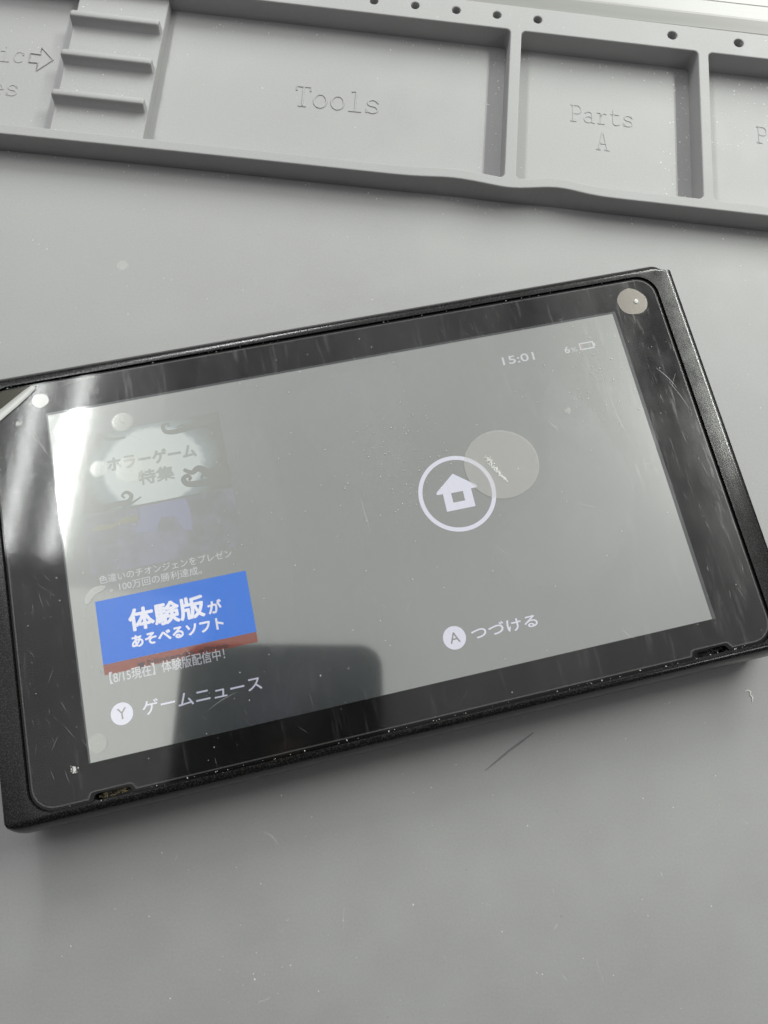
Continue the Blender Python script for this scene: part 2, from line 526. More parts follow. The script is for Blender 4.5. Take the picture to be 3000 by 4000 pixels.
add_tube(bm, [(x, y, 0.06) for x, y in ((-107.4, 124.5), (-107.6, 127.6), (-104.8, 127.5), (-104.8, 129.9), (-101.1, 126.2), (-104.9, 121.9), (-105.0, 124.6))], 0.22, 6, True)
bm_obj('raised_arrow', bm, M_SIL, mat, 50)

# pen stroke and pale rub marks on the mat
def mat_pt(cx, cy):
    """console plan coordinates to mat coordinates"""
    v = RA @ Vector((cx, cy, 0)); return v.x, v.y
def strip(name, pts, w, z, material, parent):
    V = []; F = []
    for i, (x, y) in enumerate(pts):
        a = pts[max(0, i - 1)]; b = pts[min(len(pts) - 1, i + 1)]
        d = math.hypot(b[0] - a[0], b[1] - a[1]) or 1
        nx, ny = -(b[1] - a[1]) / d, (b[0] - a[0]) / d
        ww = w[i] if isinstance(w, (list, tuple)) else w
        V += [(x + nx * ww / 2, y + ny * ww / 2, z), (x - nx * ww / 2, y - ny * ww / 2, z)]
    for i in range(len(pts) - 1): F.append((2 * i, 2 * i + 1, 2 * i + 3, 2 * i + 2))
    return mesh_obj(name, V, F, material, parent)

# ------------------------------------------------------------------ game console
con = empty('game_console', (0, 0, 0), ANG)
tag(con, 'black handheld game console tablet with lit scratched screen, lying on grey mat', 'game console')

# shell: bullnose profile along x, recess for the glass, two deep speaker slots
def shell_mesh():
    prof = []
    ZT = 13.95
    zc = ZT / 2
    for sgn in (1, -1):
        YF, YE = (46.95, 50.9) if sgn == 1 else (46.4, 49.45)
        K = 14
        for k in range(2 * K + 1):
            a = math.pi / 2 - math.pi * k / (2 * K)
            cy, sz = abs(math.cos(a)) ** (2 / 2.1), math.copysign(abs(math.sin(a)) ** (2 / 2.1), math.sin(a))
            prof.append((sgn * (YF + (YE - YF) * cy), zc + zc * sz if sgn == 1 else zc - zc * sz))
    V = []; F = []
    n = len(prof)
    secs = ((86.0, 0.6, 0.10), (85.82, 0.2, 0.16), (85.4, 0.0, 0.22), (84.6, 0.0, 0.30), (83.9, 0.0, 0.42), (83.3, 0.0, 0.70), (82.8, 0.0, 0.92), (82.2, 0.0, 1.0))
    left = ((86.0, 0.5, 0.15), (85.9, 0.2, 0.38), (85.6, 0.0, 0.6), (85.1, 0.0, 0.78), (84.5, 0.0, 0.9), (83.8, 0.0, 0.97), (83.0, 0.0, 1.0), (82.2, 0.0, 1.0))
    secs = [(-x, i, k) for x, i, k in left] + [(x, i, k) for x, i, k in reversed(secs)]
    for x, ins, k in secs:
        for y, z in prof:
            yf = 46.95 if y > 0 else 46.4
            yy = math.copysign(yf + (abs(y) - yf) * k, y)
            V.append((x, yy * (1 - ins / 50), zc + (z - zc) * (1 - ins / zc)))
    for i in range(len(secs) - 1):
        for j in range(n):
            F.append((i * n + j, i * n + (j + 1) % n, (i + 1) * n + (j + 1) % n, (i + 1) * n + j))
    F.append(tuple(range(n - 1, -1, -1))); F.append(tuple(range((len(secs) - 1) * n, len(secs) * n)))
    return V, F
V, F = shell_mesh()
shell = mesh_obj('shell', V, F, M_SHELL)
bm = bmesh.new(); bm.from_mesh(shell.data); bmesh.ops.recalc_face_normals(bm, faces=bm.faces); bm.to_mesh(shell.data); bm.free()
cut = outline('cutter', [rrect(-80.95, -46.25, 80.95, 46.7, 5.2, 8)], 13.0, 16.0, 0.0, M_SHELL)
cut2 = outline('cutter', [rrect(-68.6, -46.0, -60.7, -43.0, 1.0, 4)], 10.5, 16.0, 0.0, M_SLOT)
cut3 = outline('cutter', [rrect(61.3, -46.0, 69.2, -43.0, 1.0, 4)], 10.5, 16.0, 0.0, M_SLOT)
for c in (cut, cut2, cut3):
    bm = bmesh.new(); bm.from_mesh(c.data)
    bmesh.ops.remove_doubles(bm, verts=bm.verts, dist=1e-6)
    bmesh.ops.recalc_face_normals(bm, faces=bm.faces); bm.to_mesh(c.data); bm.free()
    md = shell.modifiers.new('cut', 'BOOLEAN'); md.operation = 'DIFFERENCE'; md.object = c; md.solver = 'EXACT'
me = eval_mesh(shell)
shell.modifiers.clear()
shell.data = me
shell.data.name = 'shell'
for c in (cut, cut2, cut3): bpy.data.objects.remove(c)
me.materials.clear(); me.materials.append(M_SHELL)
for p in me.polygons: p.use_smooth = True; p.material_index = 0
me.set_sharp_from_angle(angle=math.radians(28))
shell.parent = con

# glass with the two speaker cut-outs in its lower edge
def notch(pts, x0, x1, y, depth, s=0.9):
    return pts + [(x0 - 0.2, y), (x0, y + 0.25), (x0 + 0.05, y + depth - s), (x0 + 0.3, y + depth - 0.25), (x0 + s, y + depth), (x1 - s, y + depth), (x1 - 0.35, y + depth - 0.3), (x1, y + 0.35), (x1 + 0.25, y)]
def plate(x, y0, y1, r, slots, depth, cut_corner=None):
    p = rrect(-x, y0, x, y1, r, 8)
    k = 9                                   # first quarter: lower right corner
    br, rest = p[:k], p[k:]
    pts = []
    for a, b in slots: pts = notch(pts, a, b, y0, depth)
    bl = rest[-k:]; tr = rest[:k]; tl = rest[k:-k]
    if cut_corner: tl = cut_corner
    return bl + pts + br + tr + tl
SL = [(-68.5, -60.9), (61.3, 69.2)]
outline('bezel', [plate(80.65, -45.95, 46.4, 4.9, SL, 1.3)], 13.05, 13.5, 0.06, M_BEZEL, con, None, 1)

def flat(name, pts, z, material, parent):
    return mesh_obj(name, [(x, y, z) for x, y in pts], [tuple(range(len(pts)))], material, parent)
def rect(name, x0, y0, x1, y1, z, material, parent):
    return flat(name, [(x0, y0), (x1, y0), (x1, y1), (x0, y1)], z, material, parent)

disp = outline('display', [[(-68.6, -38.6), (68.6, -38.6), (68.6, 38.6), (-68.6, 38.6)]], 13.505, 13.555, 0.0, M_BORDER, con)
rect('lit_area', -68.25, -38.55, 67.75, 38.05, 13.565, M_DISP, disp)

ZP = 13.575
def text(body, x0, x1, y0, y1, material, z=ZP + 0.015, bold=0.0, name='lettering', rot=0.0, shear=0.0):
    bold *= 0.5
    o = text_plain(body, x0 + bold * 7, x1 - bold * 7, y0 + bold * 7, y1 - bold * 7, material, z, name, rot, shear)
    if bold:
        me = o.data
        bm = bmesh.new()
        for k in range(9):
            d = Vector((0, 0, 0)) if k == 8 else Vector((math.cos(k * math.pi / 4), math.sin(k * math.pi / 4), 0)) * bold * 7 * MM
            d.z = k * 0.0004 * MM
            m = len(bm.verts)
            bm.from_mesh(me)
            bm.verts.ensure_lookup_table()
            for v in bm.verts[m:]: v.co += d
        bm.to_mesh(me); bm.free()
    return o
def text_plain(body, x0, x1, y0, y1, material, z, name, rot, shear):
    cu = bpy.data.curves.new('txt', 'FONT')
    cu.body = body
    cu.size = 1.0
    cu.resolution_u = 4
    o = bpy.data.objects.new('txt', cu)
    COL.objects.link(o)
    me = eval_mesh(o)
    bpy.data.objects.remove(o)
    xs = [v.co.x for v in me.vertices]; ys = [v.co.y for v in me.vertices]
    ax, bx, ay, by = min(xs), max(xs), min(ys), max(ys)
    ca, sa = math.cos(rot), math.sin(rot)
    for v in me.vertices:
        u = (v.co.x - ax) / (bx - ax) * (x1 - x0)
        w = (v.co.y - ay) / (by - ay) * (y1 - y0)
        u += shear * w
        v.co = ((x0 + u * ca - w * sa) * MM, (y0 + u * sa + w * ca) * MM, z * MM)
    me.materials.clear(); me.materials.append(material)
    for p in me.polygons: p.material_index = 0
    me.name = name
    return link(bpy.data.objects.new(name, me), disp)

def ring(name, cx, cy, r0, r1, z, material, n=72):
    V = []; F = []
    for k in range(n):
        c, s = math.cos(2 * math.pi * k / n), math.sin(2 * math.pi * k / n)
        V += [(cx + r0 * c, cy + r0 * s, z), (cx + r1 * c, cy + r1 * s, z)]
    for k in range(n):
        j = (k + 1) % n
        F.append((2 * k, 2 * k + 1, 2 * j + 1, 2 * j))
    return mesh_obj(name, V, F, material, disp)

# status line
text('15:01', 37.5, 45.5, 29.9, 32.0, M_TEXT2, bold=0.012, name='clock')
text('6', 53.2, 54.5, 30.0, 31.75, M_TEXT2, bold=0.01, name='battery_level')
text('%', 54.8, 56.3, 30.0, 31.2, M_TEXT2, name='battery_level')
bx0, bx1, by0, by1, bt = 57.1, 60.75, 30.1, 31.95, 0.3
V = [(bx0, by0), (bx1, by0), (bx1, by1), (bx0, by1), (bx0 + bt, by0 + bt), (bx1 - bt, by0 + bt), (bx1 - bt, by1 - bt), (bx0 + bt, by1 - bt)]
mesh_obj('battery_icon', [(x, y, ZP + 0.015) for x, y in V] + [(x, y, ZP + 0.015) for x, y in ((bx1 + 0.02, 30.65), (bx1 + 0.35, 30.65), (bx1 + 0.35, 31.4), (bx1 + 0.02, 31.4))],
         [(0, 1, 5, 4), (1, 2, 6, 5), (2, 3, 7, 6), (3, 0, 4, 7), (8, 9, 10, 11)], M_TEXT2, disp)
rect('battery_charge', bx0 + 0.4, by0 + 0.4, bx0 + 0.75, by1 - 0.4, ZP + 0.015, M_REDDOT, disp)

# home emblem: ring and house with a square window
ring('home_ring', 18.85, 1.3, 8.0, 8.95, ZP + 0.015, M_TEXT)
hz = ZP + 0.015
hv = [(18.9, 6.05), (14.35, 2.5), (14.05, 2.1), (14.3, 1.8), (15.55, 1.78), (15.5, -2.45), (22.2, -2.45), (22.2, 1.8), (23.5, 1.8), (23.75, 2.1), (23.5, 2.45),
      (17.42, 1.6), (20.22, 1.6), (20.22, -0.68), (17.42, -0.68)]
mesh_obj('home_icon', [(x, y, hz) for x, y in hv],
         [(0, 1, 2, 3, 4, 11), (0, 11, 12), (0, 12, 7, 8, 9, 10), (4, 5, 14, 11), (5, 6, 13, 14), (6, 7, 12, 13)], M_TEXT, disp)

# A and Y prompts
flat('button_disc', circle(10.31, -30.15, 2.52, 40), ZP + 0.015, M_TEXT, disp)
text('A', 9.2, 11.45, -31.25, -28.95, M_INK, ZP + 0.03, 0.004, 'button_letter')
text('つづける', 14.1, 29.1, -31.6, -28.85, M_TEXT, bold=0.012)
flat('button_disc', circle(-60.88, -30.33, 2.26, 40), ZP + 0.015, M_TEXT, disp)
text('Y', -61.85, -59.9, -31.45, -29.2, M_INK, ZP + 0.03, 0.004, 'button_letter')
text('ゲームニュース', -56.7, -31.9, -31.75, -28.75, M_TEXT, bold=0.008)

# news cards
rect('news_card', -63.4, 13.2, -30.6, 31.5, ZP, M_CARD, disp)
text('ホラーゲーム', -56.9, -37.0, 22.0, 25.4, M_CARDTXT, bold=0.045, rot=math.radians(-1.0))
text('特集', -50.6, -42.6, 17.5, 21.0, M_CARDTXT, bold=0.035, rot=math.radians(-0.5))
def blob(pts, z=ZP + 0.02):
    """closed smooth silhouette through the points"""
    out = []
    m = len(pts)
    for i in range(m):
        p0, p1, p2, p3 = pts[i - 1], pts[i], pts[(i + 1) % m], pts[(i + 2) % m]
        for k in range(5):
            t = k / 5
            out.append(tuple(0.5 * ((2 * p1[a]) + (-p0[a] + p2[a]) * t + (2 * p0[a] - 5 * p1[a] + 4 * p2[a] - p3[a]) * t * t + (-p0[a] + 3 * p1[a] - 3 * p2[a] + p3[a]) * t ** 3) for a in (0, 1)))
    return out
BZ = [0.0]
def bough(pts, w):
    """curling bough: a tapering ribbon"""
    sm = []
    for i in range(len(pts) - 1):
        p0, p1, p2, p3 = pts[max(0, i - 1)], pts[i], pts[i + 1], pts[min(len(pts) - 1, i + 2)]
        for k in range(6):
            t = k / 6
            sm.append(tuple(0.5 * ((2 * p1[a]) + (-p0[a] + p2[a]) * t + (2 * p0[a] - 5 * p1[a] + 4 * p2[a] - p3[a]) * t * t + (-p0[a] + 3 * p1[a] - 3 * p2[a] + p3[a]) * t ** 3) for a in (0, 1)))
    sm.append(pts[-1])
    m = len(sm)
    ws = [w * (1 - 0.75 * i / m) for i in range(m)]
    BZ[0] += 0.001
    return strip('bough', sm, ws, ZP + 0.016 + BZ[0], M_INK, disp)
bough([(-30.8, 15.5), (-33.0, 17.6), (-35.0, 17.4), (-37.2, 18.9), (-38.8, 18.2), (-40.5, 19.3)], 2.6)
bough([(-30.8, 14.3), (-34.5, 15.2), (-38.0, 15.4), (-40.2, 15.8), (-40.9, 17.0), (-40.0, 17.7), (-39.3, 17.0), (-39.8, 16.5)], 1.9)
bough([(-34.8, 16.4), (-36.5, 17.2), (-37.0, 16.0)], 1.0)
bough([(-32.0, 29.6), (-35.5, 29.3), (-38.5, 28.9), (-41.0, 28.6), (-43.0, 29.0), (-43.5, 30.4), (-42.4, 30.9), (-42.0, 30.1)], 1.8)
bough([(-37.5, 29.3), (-39.0, 29.9), (-40.5, 29.5)], 0.8)
bough([(-60.0, 13.9), (-56.0, 14.3), (-53.5, 14.4), (-52.6, 15.6), (-53.6, 16.6), (-54.6, 16.0), (-54.0, 15.3)], 1.4)
bough([(-55.0, 13.6), (-52.8, 13.9), (-50.5, 14.9)], 0.9)
bough([(-60.0, 31.0), (-57.0, 30.4), (-55.0, 29.6), (-52.0, 29.4)], 1.3)

rect('news_card', -63.4, -0.6, -30.6, 12.7, ZP, M_CARD2, disp)
flat('card_panel', [(-51.2, 12.65), (-41.2, 12.65), (-40.5, 9.8), (-40.7, 5.0), (-42.6, 5.6), (-44.0, 9.0), (-47.0, 9.4), (-48.6, 6.2), (-52.9, 7.3), (-51.5, 10.0)], ZP + 0.012, M_VIO, disp)
flat('card_panel', [(-36.0, 12.65), (-30.65, 12.6), (-30.7, 0.5), (-33.4, 0.5), (-34.2, 6.0)], ZP + 0.012, M_CARD2, disp)
flat('card_emblem', blob([(-62.1, 9.4), (-60.0, 10.4), (-57.5, 10.0), (-55.0, 11.0), (-52.2, 10.8), (-52.2, 9.5), (-55.5, 9.6), (-58.5, 9.0)]), ZP + 0.012, M_YEL, disp)

text('色違いのチオンジェンをプレゼン', -61.9, -33.3, -2.65, -0.85, M_TEXT2, bold=0.0)
text('。', -59.9, -59.3, -4.75, -4.2, M_TEXT2)
text('100万回の勝利達成。', -57.9, -40.2, -4.95, -3.1, M_TEXT2)

rect('news_banner', -63.3, -19.72, -31.0, -6.22, ZP, M_BLUE, disp)
rect('news_banner', -63.3, -21.9, -31.1, -19.73, ZP, M_RED, disp)
text('体験版', -57.0, -40.9, -14.2, -9.3, M_TEXT, bold=0.05)
text('が', -40.3, -37.3, -14.0, -11.1, M_TEXT, bold=0.03)
text('あそべるソフト', -57.0, -37.5, -17.6, -15.0, M_TEXT, bold=0.03)
text('Nintendo eShop', -54.4, -37.3, -22.0, -20.6, M_REDTXT, bold=0.02, z=ZP + 0.008)
V = [(-56.3, -22.2), (-55.0, -22.2), (-54.9, -20.9), (-56.4, -20.9)]
flat('shopping_bag_icon', V, ZP + 0.008, M_REDTXT, disp)
text('【8/15現在】体験版配信中！', -62.4, -38.4, -24.0, -21.5, M_TEXT2, bold=0.006, z=ZP + 0.02)

# protective film with scratches, trapped air and a torn corner
ZF = 13.66
film = outline('screen_film', [plate(80.15, -45.45, 45.9, 4.6, [(-69.2, -60.3), (60.6, 69.8)], 1.25,
               [(-71.2, 45.9), (-72.5, 44.6), (-75.5, 42.3), (-78.6, 40.3), (-80.15, 39.2)])], ZF, ZF + 0.1, 0.0, M_FILM, con)
ZT = ZF + 0.1
CC = [(-71.2, 45.9), (-72.5, 44.6), (-75.5, 42.3), (-78.6, 40.3), (-80.15, 39.2)]
CC2 = [(-71.15, 45.6), (-72.35, 44.3), (-75.35, 42.0), (-78.45, 40.0), (-79.85, 38.9)]
outline('film_edge', [plate(80.15, -45.45, 45.9, 4.6, [(-69.2, -60.3), (60.6, 69.8)], 1.25, CC),
                      plate(79.87, -45.17, 45.62, 4.35, [(-69.45, -60.05), (60.35, 70.05)], 1.25, CC2)], ZT + 0.002, ZT + 0.012, 0.0, M_EDGE, film)
def bubble(cx, cy, rx, ry, material, irregular=0.0, z=ZT, h=0.012, speck=0.25, tilt=0.0):
    n = 36
    ph = [random.uniform(0, 6.28) for _ in range(4)]
    V = []
    for q, zz in ((1.0, 0.006), (0.93, h * 0.7), (0.5, h), ):
        for k in range(n):
            a = 2 * math.pi * k / n
            f = 1 + irregular * (0.5 * math.sin(2 * a + ph[0]) + 0.35 * math.sin(3 * a + ph[1]) + 0.25 * math.sin(5 * a + ph[2]) + 0.12 * math.sin(9 * a + ph[3]))
            x, y = rx * f * q * math.cos(a), ry * f * q * math.sin(a)
            V.append((cx + x * math.cos(tilt) - y * math.sin(tilt), cy + x * math.sin(tilt) + y * math.cos(tilt), z + zz))
    V.append((cx, cy, z + h))
    F = []
    for i in range(2):
        for k in range(n):
            F.append((i * n + k, i * n + (k + 1) % n, (i + 1) * n + (k + 1) % n, (i + 1) * n + k))
    for k in range(n): F.append((2 * n + k, 2 * n + (k + 1) % n, 3 * n))
    o = mesh_obj('air_bubble', V, F, material, film, 60)
    if speck:
        bm = bmesh.new()
        bmesh.ops.create_icosphere(bm, subdivisions=1, radius=speck)
        for v in bm.verts:
            v.co = Vector((v.co.x * random.uniform(0.7, 1.2) + cx, v.co.y * random.uniform(0.7, 1.2) + cy, v.co.z * 0.35 + z + h))
        bm_obj('trapped_speck', bm, M_DUST, film)
    return o
bubble(-69.39, 41.88, 1.8, 1.75, M_BUBW, 0.08, speck=0.0)
bubble(-65.2, 33.69, 1.95, 1.9, M_BUBC, 0.03, speck=0.12)
bubble(-52.13, 33.1, 2.4, 2.2, M_BUBC, 0.03, speck=0.16)
bubble(-58.6, 23.07, 1.92, 1.85, M_BUBC, 0.02, speck=0.16)
bubble(-51.96, 21.63, 3.15, 3.0, M_BUBC, 0.02, speck=0.14)
bubble(-66.24, -35.02, 1.87, 1.85, M_BUBC, 0.02, speck=0.08)
bubble(73.6, 40.25, 3.75, 3.6, M_BUBT, 0.06, speck=0.0)
bubble(30.6, 6.0, 8.75, 8.3, M_BUB, 0.012, speck=0.0)
bubble(49.5, 15.6, 0.75, 0.8, M_BUBC, 0.2, speck=0.1)

bm = bmesh.new()
bmesh.ops.create_icosphere(bm, subdivisions=2, radius=0.62)
for v in bm.verts: v.co = Vector((v.co.x * (1 + random.uniform(-.2, .2)) + 74.6, v.co.y * (1 + random.uniform(-.2, .2)) + 40.1, max(0, v.co.z) * 0.45 + ZT + 0.03))
bm_obj('trapped_speck', bm, M_DUST, film)

# bright crumbled scuff inside the large bubble, white chip, pale smear
def crumbs(name, pts, n, spread, r0, r1, material, z, parent, flat_k=0.18):
    bm = bmesh.new()
    for i in range(n):
        t = random.random()
        k = t * (len(pts) - 1); a = pts[int(k)]; b = pts[min(len(pts) - 1, int(k) + 1)]; f = k - int(k)
        sp = spread * (1 - 0.75 * t)
        x = a[0] + (b[0] - a[0]) * f + random.gauss(0, sp); y = a[1] + (b[1] - a[1]) * f + random.gauss(0, sp)
        r = random.uniform(r0, r1)
        res = bmesh.ops.create_icosphere(bm, subdivisions=1, radius=r)
        for v in res['verts']:
            v.co = Vector((v.co.x * random.uniform(0.7, 1.3) + x, v.co.y * random.uniform(0.7, 1.3) + y, max(-0.02, v.co.z * flat_k) + z))
    o = bm_obj(name, bm, material, parent)
    o['kind'] = 'stuff'
    return o
def c_of(px): return px
crumbs('scuff', [(27.6, 8.3), (28.6, 5.8), (29.6, 3.6), (30.9, 1.6)], 170, 0.38, 0.06, 0.17, M_DUST, ZT + 0.04, film)
crumbs('chip', [(-71.6, -38.9), (-71.4, -39.3)], 40, 0.45, 0.08, 0.2, M_DUST, ZT, film)
crumbs('chip', [(-75.0, 37.2), (-74.4, 37.2)], 18, 0.35, 0.08, 0.2, M_DUST, ZT, film)
V = [(-65.3, -6.0), (-64.9, -4.6), (-63.5, -3.3), (-61.6, -3.0), (-60.6, -3.5), (-61.5, -4.2), (-62.9, -4.7), (-63.9, -5.6), (-64.7, -6.4)]
flat('smear', blob(V), ZT + 0.01, M_SMEAR, film)

for pts in ([(48.67, 24.26), (44.62, 19.74), (42.42, 14.92), (45.21, 12.19), (49.27, 8.79), (55.34, 9.28), (56.26, 13.02), (53.43, 17.1), (50.65, 20.75)],
            [(45.16, 14.97), (56.16, 9.2), (59.47, -4.27), (54.75, -15.64), (43.81, -24.15), (30.94, -23.5), (22.65, -14.27), (27.66, -7.72), (39.41, -1.25)],
            [(-31.09, 23.41), (-22.31, 25.05), (-20.43, 12.25), (-21.54, -15.27), (-27.61, -26.02), (-30.28, -13.37), (-26.01, 4.65)],
            [(-12.52, 31.23), (1.59, 35.59), (12.34, 33.48), (9.78, 12.8), (-0.46, 5.89), (-9.37, 14.45)]):
    SZ = globals().get('SZ', 0.012) + 0.002
    flat('smear', blob(pts), ZT + SZ, M_GREASE, film)

# peeled, curled corner of the film at the upper left
V = []; F = []
edge = [(-70.9, 46.0), (-72.8, 45.0), (-75.4, 43.3), (-78.2, 41.5), (-80.25, 40.2)]
for i, (x, y) in enumerate(edge):
    w = [1.4, 1.9, 2.1, 2.2, 2.3][i]
    for k in range(6):
        a = math.pi * k / 5 * 0.8
        V.append((x + 0.62 * w * (1 - math.cos(a)) * 0.55, y - 0.78 * w * (1 - math.cos(a)) * 0.55, ZT + 0.02 + 0.22 * math.sin(a)))
for i in range(4):
    for k in range(5): F.append((i * 6 + k, i * 6 + k + 1, (i + 1) * 6 + k + 1, (i + 1) * 6 + k))
mesh_obj('peeled_corner', V, F, M_PEEL, film, 60)

# tan adhesive residue where the film corner is gone
flat('adhesive_residue', [(-80.2, 39.9), (-78.6, 41.0), (-75.4, 43.1), (-72.6, 45.1), (-71.6, 46.0), (-78.0, 46.0), (-79.6, 44.8), (-80.2, 43.0)], 13.53, M_TAN, con)

# fine scratches: slivers lying on the film
def sliver(bm, x, y, ln, ang, w, z, bow=0.0, n=5):
    pts = []
    for k in range(n + 1):
        t = k / n
        a = ang + bow * (t - 0.5)
        pts.append((x, y)); x += ln / n * math.cos(a); y += ln / n * math.sin(a)
    prev = None
    for i, p in enumerate(pts):
        t = i / n
        ww = w * math.sin(math.pi * (0.08 + 0.84 * t)) / 2
        q = pts[min(n, i + 1)]; r = pts[max(0, i - 1)]
        d = math.hypot(q[0] - r[0], q[1] - r[1]) or 1
        nx, ny = -(q[1] - r[1]) / d, (q[0] - r[0]) / d
        cur = (bm.verts.new((p[0] + nx * ww, p[1] + ny * ww, z)), bm.verts.new((p[0] - nx * ww, p[1] - ny * ww, z)))
        if prev: bm.faces.new((prev[0], prev[1], cur[1], cur[0]))
        prev = cur
bm = bmesh.new()
zz = ZT + 0.004
for i in range(300):                                     # all over
    x, y = random.uniform(-79, 79), random.uniform(-44, 44)
    a = random.choice((random.gauss(math.radians(-62), 0.25), random.gauss(math.radians(100), 0.3), random.uniform(0, 6.28)))
    sliver(bm, x, y, 0.4 + 2.6 * random.random() ** 2, a, random.uniform(0.02, 0.07), zz, random.gauss(0, 0.2))
for i in range(48):                                      # worn left margin
    x, y = random.uniform(-79.5, -69), random.uniform(-40, 36)
    sliver(bm, x, y, 0.5 + 3.5 * random.random() ** 2, random.gauss(math.radians(-65), 0.35), random.uniform(0.03, 0.09), zz + 0.002, random.gauss(0, 0.12))
for i in range(24):                                      # worn right margin
    x, y = random.uniform(71, 80), random.uniform(-36, 22)
    sliver(bm, x, y, 0.5 + 4.0 * random.random() ** 2, random.gauss(math.radians(-86), 0.25), random.uniform(0.03, 0.08), zz + 0.002, random.gauss(0, 0.12))
for x, y, ln, a, w, b in ((-3.0, 5.5, 9.5, -86, 0.13, 0.1), (23.0, 12.5, 8.0, -94, 0.11, -0.3), (24.8, -13.0, 2.6, -52, 0.16, 0.0), (-46.5, -19.8, 2.8, -55, 0.16, 0.0),
                          (45.0, -6.0, 6.0, -28, 0.10, 0.5), (46.5, -36.0, 4.0, -48, 0.16, 0.2), (-75, 37.3, 12, 33, 0.16, -0.3), (-65, 44.4, 9.0, 6, 0.25, -0.2),
                          (-60, 44.6, 6.5, -62, 0.2, -0.6), (-73.8, 36.5, 9, -60, 0.2, -0.2), (-72.0, 36.5, 10, -68, 0.13, 0.2), (-43.5, -33.5, 7.0, 18, 0.12, -0.4),
                          (-4.0, -20.0, 2.2, -40, 0.12, -1.2), (2.5, -20.8, 2.2, -120, 0.12, 1.2), (44.5, 13.8, 3.0, -62, 0.15, 0.1), (70.5, -27, 1.2, -80, 0.12, 1.5),
                          (-52.0, 31.0, 5, -40, 0.1, 0.2), (-36.0, 20.0, 6, 40, 0.08, 0.3), (60.5, 20, 16, -82, 0.09, 0.3), (74, 22, 7, -62, 0.16, -0.4), (75.5, 19, 9, -70, 0.12, -0.2)):
    sliver(bm, x, y, ln, math.radians(a), w, zz + 0.004, b, 10)
sc = bm_obj('fine_scratches', bm, M_SCR, film); sc['kind'] = 'stuff'

def specks(name, regions, material, parent, zf=0.0):
    """regions: (count, sampler, r0, r1)"""
    V = []; F = []
    base = [(1, 0, -0.4), (-0.5, 0.87, -0.4), (-0.5, -0.87, -0.4), (0, 0, 0.7), (0.5, 0.6, 0.1)]
    fc = [(0, 4, 3), (4, 1, 3), (1, 2, 3), (2, 0, 3), (0, 2, 1), (0, 1, 4)]
    for cnt, samp, r0, r1 in regions:
        for i in range(cnt):
            x, y, z = samp()
            r = 0.95 * (r0 + (r1 - r0) * random.random() ** 2.2)
            a = random.uniform(0, 6.28); st = random.uniform(0.7, 1.9)
            o = len(V)
            for u, v, w in base:
                u *= st
                V.append((x + r * (u * math.cos(a) - v * math.sin(a)), y + r * (u * math.sin(a) + v * math.cos(a)), z + 0.004 + r * 0.22 * (w + 0.41)))
            F += [tuple(o + j for j in f) for f in fc]
    o = mesh_obj(name, V, F, material, parent)
    o['kind'] = 'stuff'
    return o
U = random.uniform
G = random.gauss
specks('film_dust', [(260, lambda: (U(-79, 79), U(-44, 44), ZT), 0.04, 0.15),
                     (220, lambda: (G(8, 7), G(12, 8), ZT), 0.04, 0.15),
                     (90, lambda: (G(58, 4), G(20, 7), ZT), 0.04, 0.14),
                     (70, lambda: (G(52, 9), G(28, 5), ZT), 0.03, 0.09),
                     (40, lambda: (G(-30, 5), G(6, 8), ZT), 0.03, 0.10),
                     (60, lambda: (U(-79, 79), -45.9 + G(0, 0.12), 13.6), 0.05, 0.16),
                     (40, lambda: (U(-79, 79), 46.5 + G(0, 0.12), 13.6), 0.05, 0.16)], M_DUST, film)

# lint caught in the speaker slots
for cx, n in ((-64.6, 46), (65.2, 26)):
    bm = bmesh.new()
    for i in range(n):
        x, y = cx + random.uniform(-3.4, 3.4), -45.6 + abs(random.gauss(0, 0.55))
        if random.random() < 0.55:
            a = random.uniform(0, 6.28); L = random.uniform(0.4, 1.2)
            z = 12.1 + random.uniform(0, 0.9)
            pts = [(x, y, z), (x + L * 0.5 * math.cos(a), y + 0.35 * L * math.sin(a), z + 0.25), (x + L * math.cos(a + 0.7), y + 0.5 * L * math.sin(a + 0.7), z)]
            add_tube(bm, pts, 0.06, 4)
        else:
            res = bmesh.ops.create_icosphere(bm, subdivisions=1, radius=random.uniform(0.1, 0.28))
            for v in res['verts']: v.co = v.co * random.uniform(0.7, 1.2) + Vector((x, y, 11.9 + random.uniform(0, 0.8)))
    o = bm_obj('slot_lint', bm, M_LINT if cx < 0 else M_DARKDUST, con); o['kind'] = 'stuff'

# ------------------------------------------------------------------ dust and marks on the mat
def any_mat():
    while True:
        x, y = U(-120, 115), U(-112, 94)
        c = RA.transposed() @ Vector((x, y, 0))
        if abs(c.x) > 88 or abs(c.y) > 52: return x, y, 0
dust = specks('mat_dust', [
    (260, any_mat, 0.05, 0.2),
    (150, lambda: (U(-115, 105), 95.0 - abs(G(0, 1.6)), 0.0), 0.05, 0.26),
    (90, lambda: (80.9 - abs(G(0, 3.2)), U(99, 147), 0.0), 0.06, 0.30),
    (60, lambda: (26.2 - abs(G(0, 2.5)), U(99, 147), 0.0), 0.05, 0.26),
    (110, lambda: (U(-70, 105), 147.5 - abs(G(0, 2.5)), 0.0), 0.05, 0.26),
    (80, lambda: (U(85, 106), U(120, 147), 0.0), 0.05, 0.24),
    (90, lambda: (U(-68, 105), U(100, 147), 0.0), 0.04, 0.18),
    (70, lambda: (U(-95, -73), U(100, 147), 3.6), 0.05, 0.24),
    (50, lambda: (U(-118, -98), U(100, 147), 0.0), 0.05, 0.2),
    (60, lambda: (U(-110, 105), U(149, 156), 6.5), 0.04, 0.16),
    (12, lambda: (G(-16, 4), G(-96, 3), 0.0), 0.08, 0.3),
], M_DUST, None)
tag(dust, 'fine pale dust specks scattered over the grey mat and trays', 'dust')
